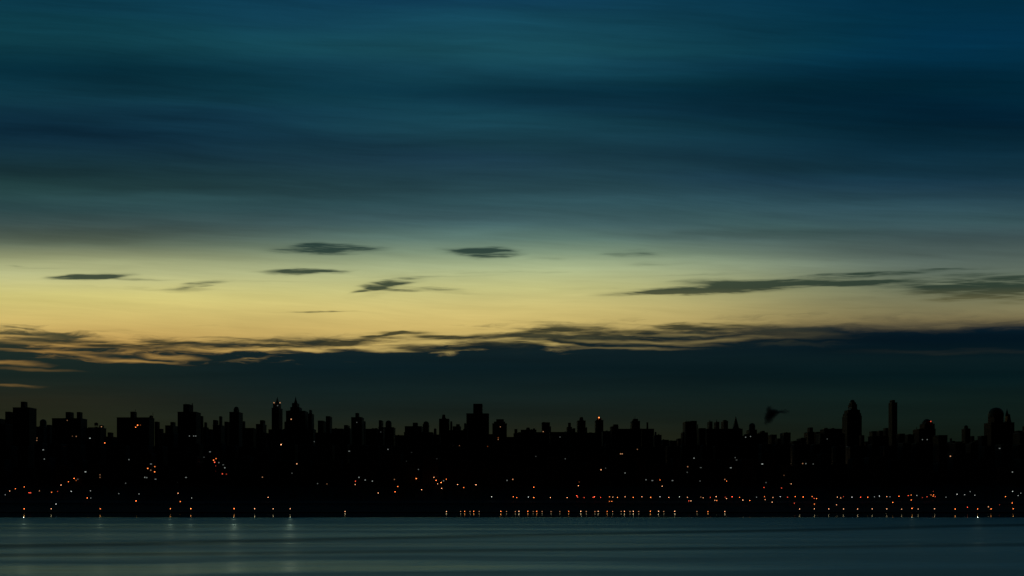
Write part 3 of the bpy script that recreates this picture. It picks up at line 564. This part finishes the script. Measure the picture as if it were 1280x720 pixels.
# ------------------------------------------------------------------ lamps: one of each kind, then copies
def make_mesh(bm, name, m):
    me = bpy.data.meshes.new(name); bm.normal_update(); bm.to_mesh(me); bm.free(); me.materials.append(m); return me
bm = bmesh.new(); lathe(bm, 0, 0, [(.16, 0), (.14, .5), (.07, .55), (.055, 1.0)], 8); POST = make_mesh(bm, 'post', M_METAL)
bm = bmesh.new(); bmesh.ops.create_icosphere(bm, subdivisions=2, radius=1.0); GLOBE = make_mesh(bm, 'lamp_globe', M_METAL)
bm = bmesh.new(); lathe(bm, 0, 0, [(.55, .75), (.6, .8), (.3, 1.05), (.08, 1.2)], 10); CAP = make_mesh(bm, 'lamp_cap', M_METAL)
def cprop(c): return {'o': 'orange', 'w': 'warm white', 'r': 'reddish', 'c': 'pale'}[c]
proto = {}
def lamp(px, py, c, k_, D, h, name, label, group, r):
    X, Zt = wx(px, D), wz(py, D)
    t_ = empty(name, (X, D, Zt-h)); tag(t_, label, 'street lamp' if 'light' not in name else 'lamp', group)
    if name not in proto:
        p = bpy.data.objects.new('post', POST); g_ = bpy.data.objects.new('lamp_globe', GLOBE); cp = bpy.data.objects.new('lamp_cap', CAP)
        proto[name] = (p, g_, cp)
        new = (p, g_, cp)
    else: new = tuple(o.copy() for o in proto[name])
    for o in new: COL.objects.link(o); o.parent = t_
    p, g_, cp = new
    p.scale = (1.2, 1.2, h-r*.9); g_.location = (0, 0, h); g_.scale = (r, r, r); cp.location = (0, 0, h-.1+r*.6-.6*r); cp.scale = (r*.8, r*.8, r)
    cp.location = (0, 0, h + r*.25)
    for kx, ke in ((30.2, .45), (125.3, .3), (213, .4), (238.4, .3), (292.7, .9), (362.7, 1.0), (648.7, .3), (726, .3), (823.2, .2), (1140, .12), (1222, .25)):
        if abs(px-kx) < .05:      # extra spot beam added here only to make long pale river reflections
            ld = spot.copy(); ld.energy = spot.energy*ke; ua = R(10.6) - math.atan(Zt/365.0)
            lo_ = bpy.data.objects.new('added_lamp_beam', ld); COL.objects.link(lo_); lo_.parent = t_; lo_.location = (0, -.8, h)
            lo_.rotation_euler = (Vector((X, D, 0)).normalized()*math.cos(ua) - Vector((0, 0, math.sin(ua)))).to_track_quat('Z', 'Y').to_euler()
    g_.material_slots[0].link = 'OBJECT'; g_.material_slots[0].material = emit(c, LAMPK*k_**1.7)
LAMPK = 5.0
spot = bpy.data.lights.new('added_lamp_beam', 'SPOT'); spot.energy = 3.2e5; spot.spot_size = R(21.2); spot.spot_blend = .12; spot.shadow_soft_size = .4; spot.color = (1, .86, .58)
THROW = {}
def bright(k_): return 'bright' if k_ >= 1 else ('dim' if k_ < .5 else 'small')
for i, (x_, y_, c, k_) in enumerate(sorted(SHORE_L)):
    D = 1460.5; h = wz(y_, D) - (gz(wx(x_, D), D) if y_ < 638 else .8)
    lamp(x_, y_, c, k_, D, max(h, .8), 'waterfront_lamp', '%s %s lamp at the water edge, %s from left along the shore' % (bright(k_), cprop(c), ordinal(i+1)), 'lamps along the water edge', .42)
for i, (x_, y_, c, k_) in enumerate(sorted(PARK)):
    D = 1550.0
    while D < 1640 and wz(y_, D) - gz(wx(x_, D), D) > 8.0: D += 1.0
    lamp(x_, y_, c, k_, D, wz(y_, D)-gz(wx(x_, D), D), 'street_lamp', '%s %s street lamp, %s from the left along the dark riverside road' % (bright(k_), cprop(c), ordinal(i+1)), 'street lamps on the riverside road', .42)
for i, (x_, y_, c, k_) in enumerate(sorted(HILL)):
    D = 1500.0
    while D < 1698 and wz(y_, D) - gz(wx(x_, D), D) > 7.5: D += 1.0
    lamp(x_, y_, c, k_, D, wz(y_, D)-gz(wx(x_, D), D), 'hill_street_lamp', '%s %s hillside lamp, %s from left, below %s' % (bright(k_), cprop(c), ordinal(i+1), near_name(x_)), 'street lamps scattered on the hillside', .45)

# ------------------------------------------------------------------ the wooded park: a far-off mass of bare and evergreen crowns
LIGHTS = [(a, b_) for L in (HILL, PARK, SHORE_L) for (a, b_, _c, _k) in L] + [(a, b_) for (a, b_, _c, _k) in WIN if b_ > 585]
bm = bmesh.new(); rr = random.Random(11); made = 0
for _ in range(900):
    D = rr.uniform(1592, 1685); px = rr.uniform(-30, 1310); h = rr.uniform(6, 11); X = wx(px, D); g0 = gz(X, D)
    r = h*.36; pw = r*F/D + 2.0; yt = HY - (g0+h-CH)*F/D; yb = HY - (g0-CH)*F/D
    if any(abs(lx-px) < pw and yt-2 < ly < yb+1.5 for lx, ly in LIGHTS): continue
    made += 1
    lathe(bm, X, D, [(.3, g0-.5), (.16, g0+h*.5), (.05, g0+h*.85)], 5)
    for _k in range(36):
        u = rr.uniform(0, 6.28); rad = r*rr.random()**.5; zz = g0 + h*rr.uniform(.3, 1.0); s_ = 1-abs((zz-g0)/h-.6)*1.3; rad *= max(.2, s_)
        c0 = Vector((X+rad*math.cos(u), D+rad*math.sin(u), zz)); l_ = rr.uniform(.5, 1.1)
        d1 = Vector((rr.uniform(-1, 1), rr.uniform(-1, 1), rr.uniform(-1, 1))).normalized()*l_; d2 = Vector((rr.uniform(-1, 1), rr.uniform(-1, 1), rr.uniform(-1, 1))).normalized()*l_
        bm.faces.new([bm.verts.new(c0+d1), bm.verts.new(c0+d2), bm.verts.new(c0-d1*.6-d2*.6)])
m_fol = simple('dark_foliage', (.045, .055, .03), 0.9, .4, .3)
tag(mesh('park_woods', bm, m_fol), 'dark wooded park on the slope between the river and the city', 'woods', None, 'stuff')

# ------------------------------------------------------------------ smoke plume over the roofs
D = 1985
bm = bmesh.new(); SX, SZ, U = wx(963, D), wz(518, D), D/F
lathe(bm, 0, 0, [(3*U, -17*U), (10*U, -10*U), (15*U, -2*U), (15*U, 6*U), (9*U, 12*U), (2*U, 14*U)], 20)
for v in bm.verts: v.co.x *= 1.7 if v.co.x > 0 else .95; v.co.y *= .6
ms, q = mat('dark_smoke'); t = q.new('ShaderNodeTexCoord')
x, y, z = q.sep(t.outputs['Object'])
w1, w2, w3 = q.sep(q.noise(t.outputs['Object'], .09, 4.0, .6, color=True))
x = x + (w1-.5)*13*U; z = z + (w2-.5)*13*U; y = y + (w3-.5)*6*U
den = 0.0
for (px, py, rx, rz, k_) in [(960.5, 523, 4.5, 6.5, .9), (963.5, 518, 6.5, 6.5, 1.2), (961.5, 513, 5, 5.5, .7), (968, 515.5, 6.5, 3.8, .9), (975, 515, 8, 2.2, .55), (983, 514.5, 7, 1.7, .3), (958, 530, 2.5, 5, .5)]:
    ex = (x - (px-963)*U)/(rx*U); ez = (z - (518-py)*U)/(rz*U); ey = y/(6*U)
    r2 = ex*ex + ez*ez + ey*ey
    den = q.smooth(q.m('SQRT', r2), 1.25, 0.15)*k_ + den
pv = q.new('ShaderNodeVolumePrincipled'); pv.inputs['Color'].default_value = (.25, .3, .34, 1)
q.put(pv.inputs['Density'], den*.34)
o_ = q.new('ShaderNodeOutputMaterial'); q.t.links.new(pv.outputs[0], o_.inputs['Volume'])
sm = mesh('smoke_plume', bm, ms, loc=(SX, D, SZ))
tag(sm, 'dark ragged plume of smoke drifting right above the low roofs', 'smoke')

# ------------------------------------------------------------------ render settings
S.render.engine = 'CYCLES'
S.view_settings.view_transform = 'Standard'; S.view_settings.look = 'None'; S.view_settings.gamma = 1.0; S.view_settings.exposure = 0.0
c = S.cycles
c.use_denoising = True
try: c.denoiser = 'OPENIMAGEDENOISE'; c.denoising_prefilter = 'ACCURATE'
except Exception: pass
c.max_bounces = 5; c.volume_max_steps = 64; c.volume_step_rate = 2.0
c.sample_clamp_indirect = 4.0; c.blur_glossy = 0.0
c.use_light_tree = True
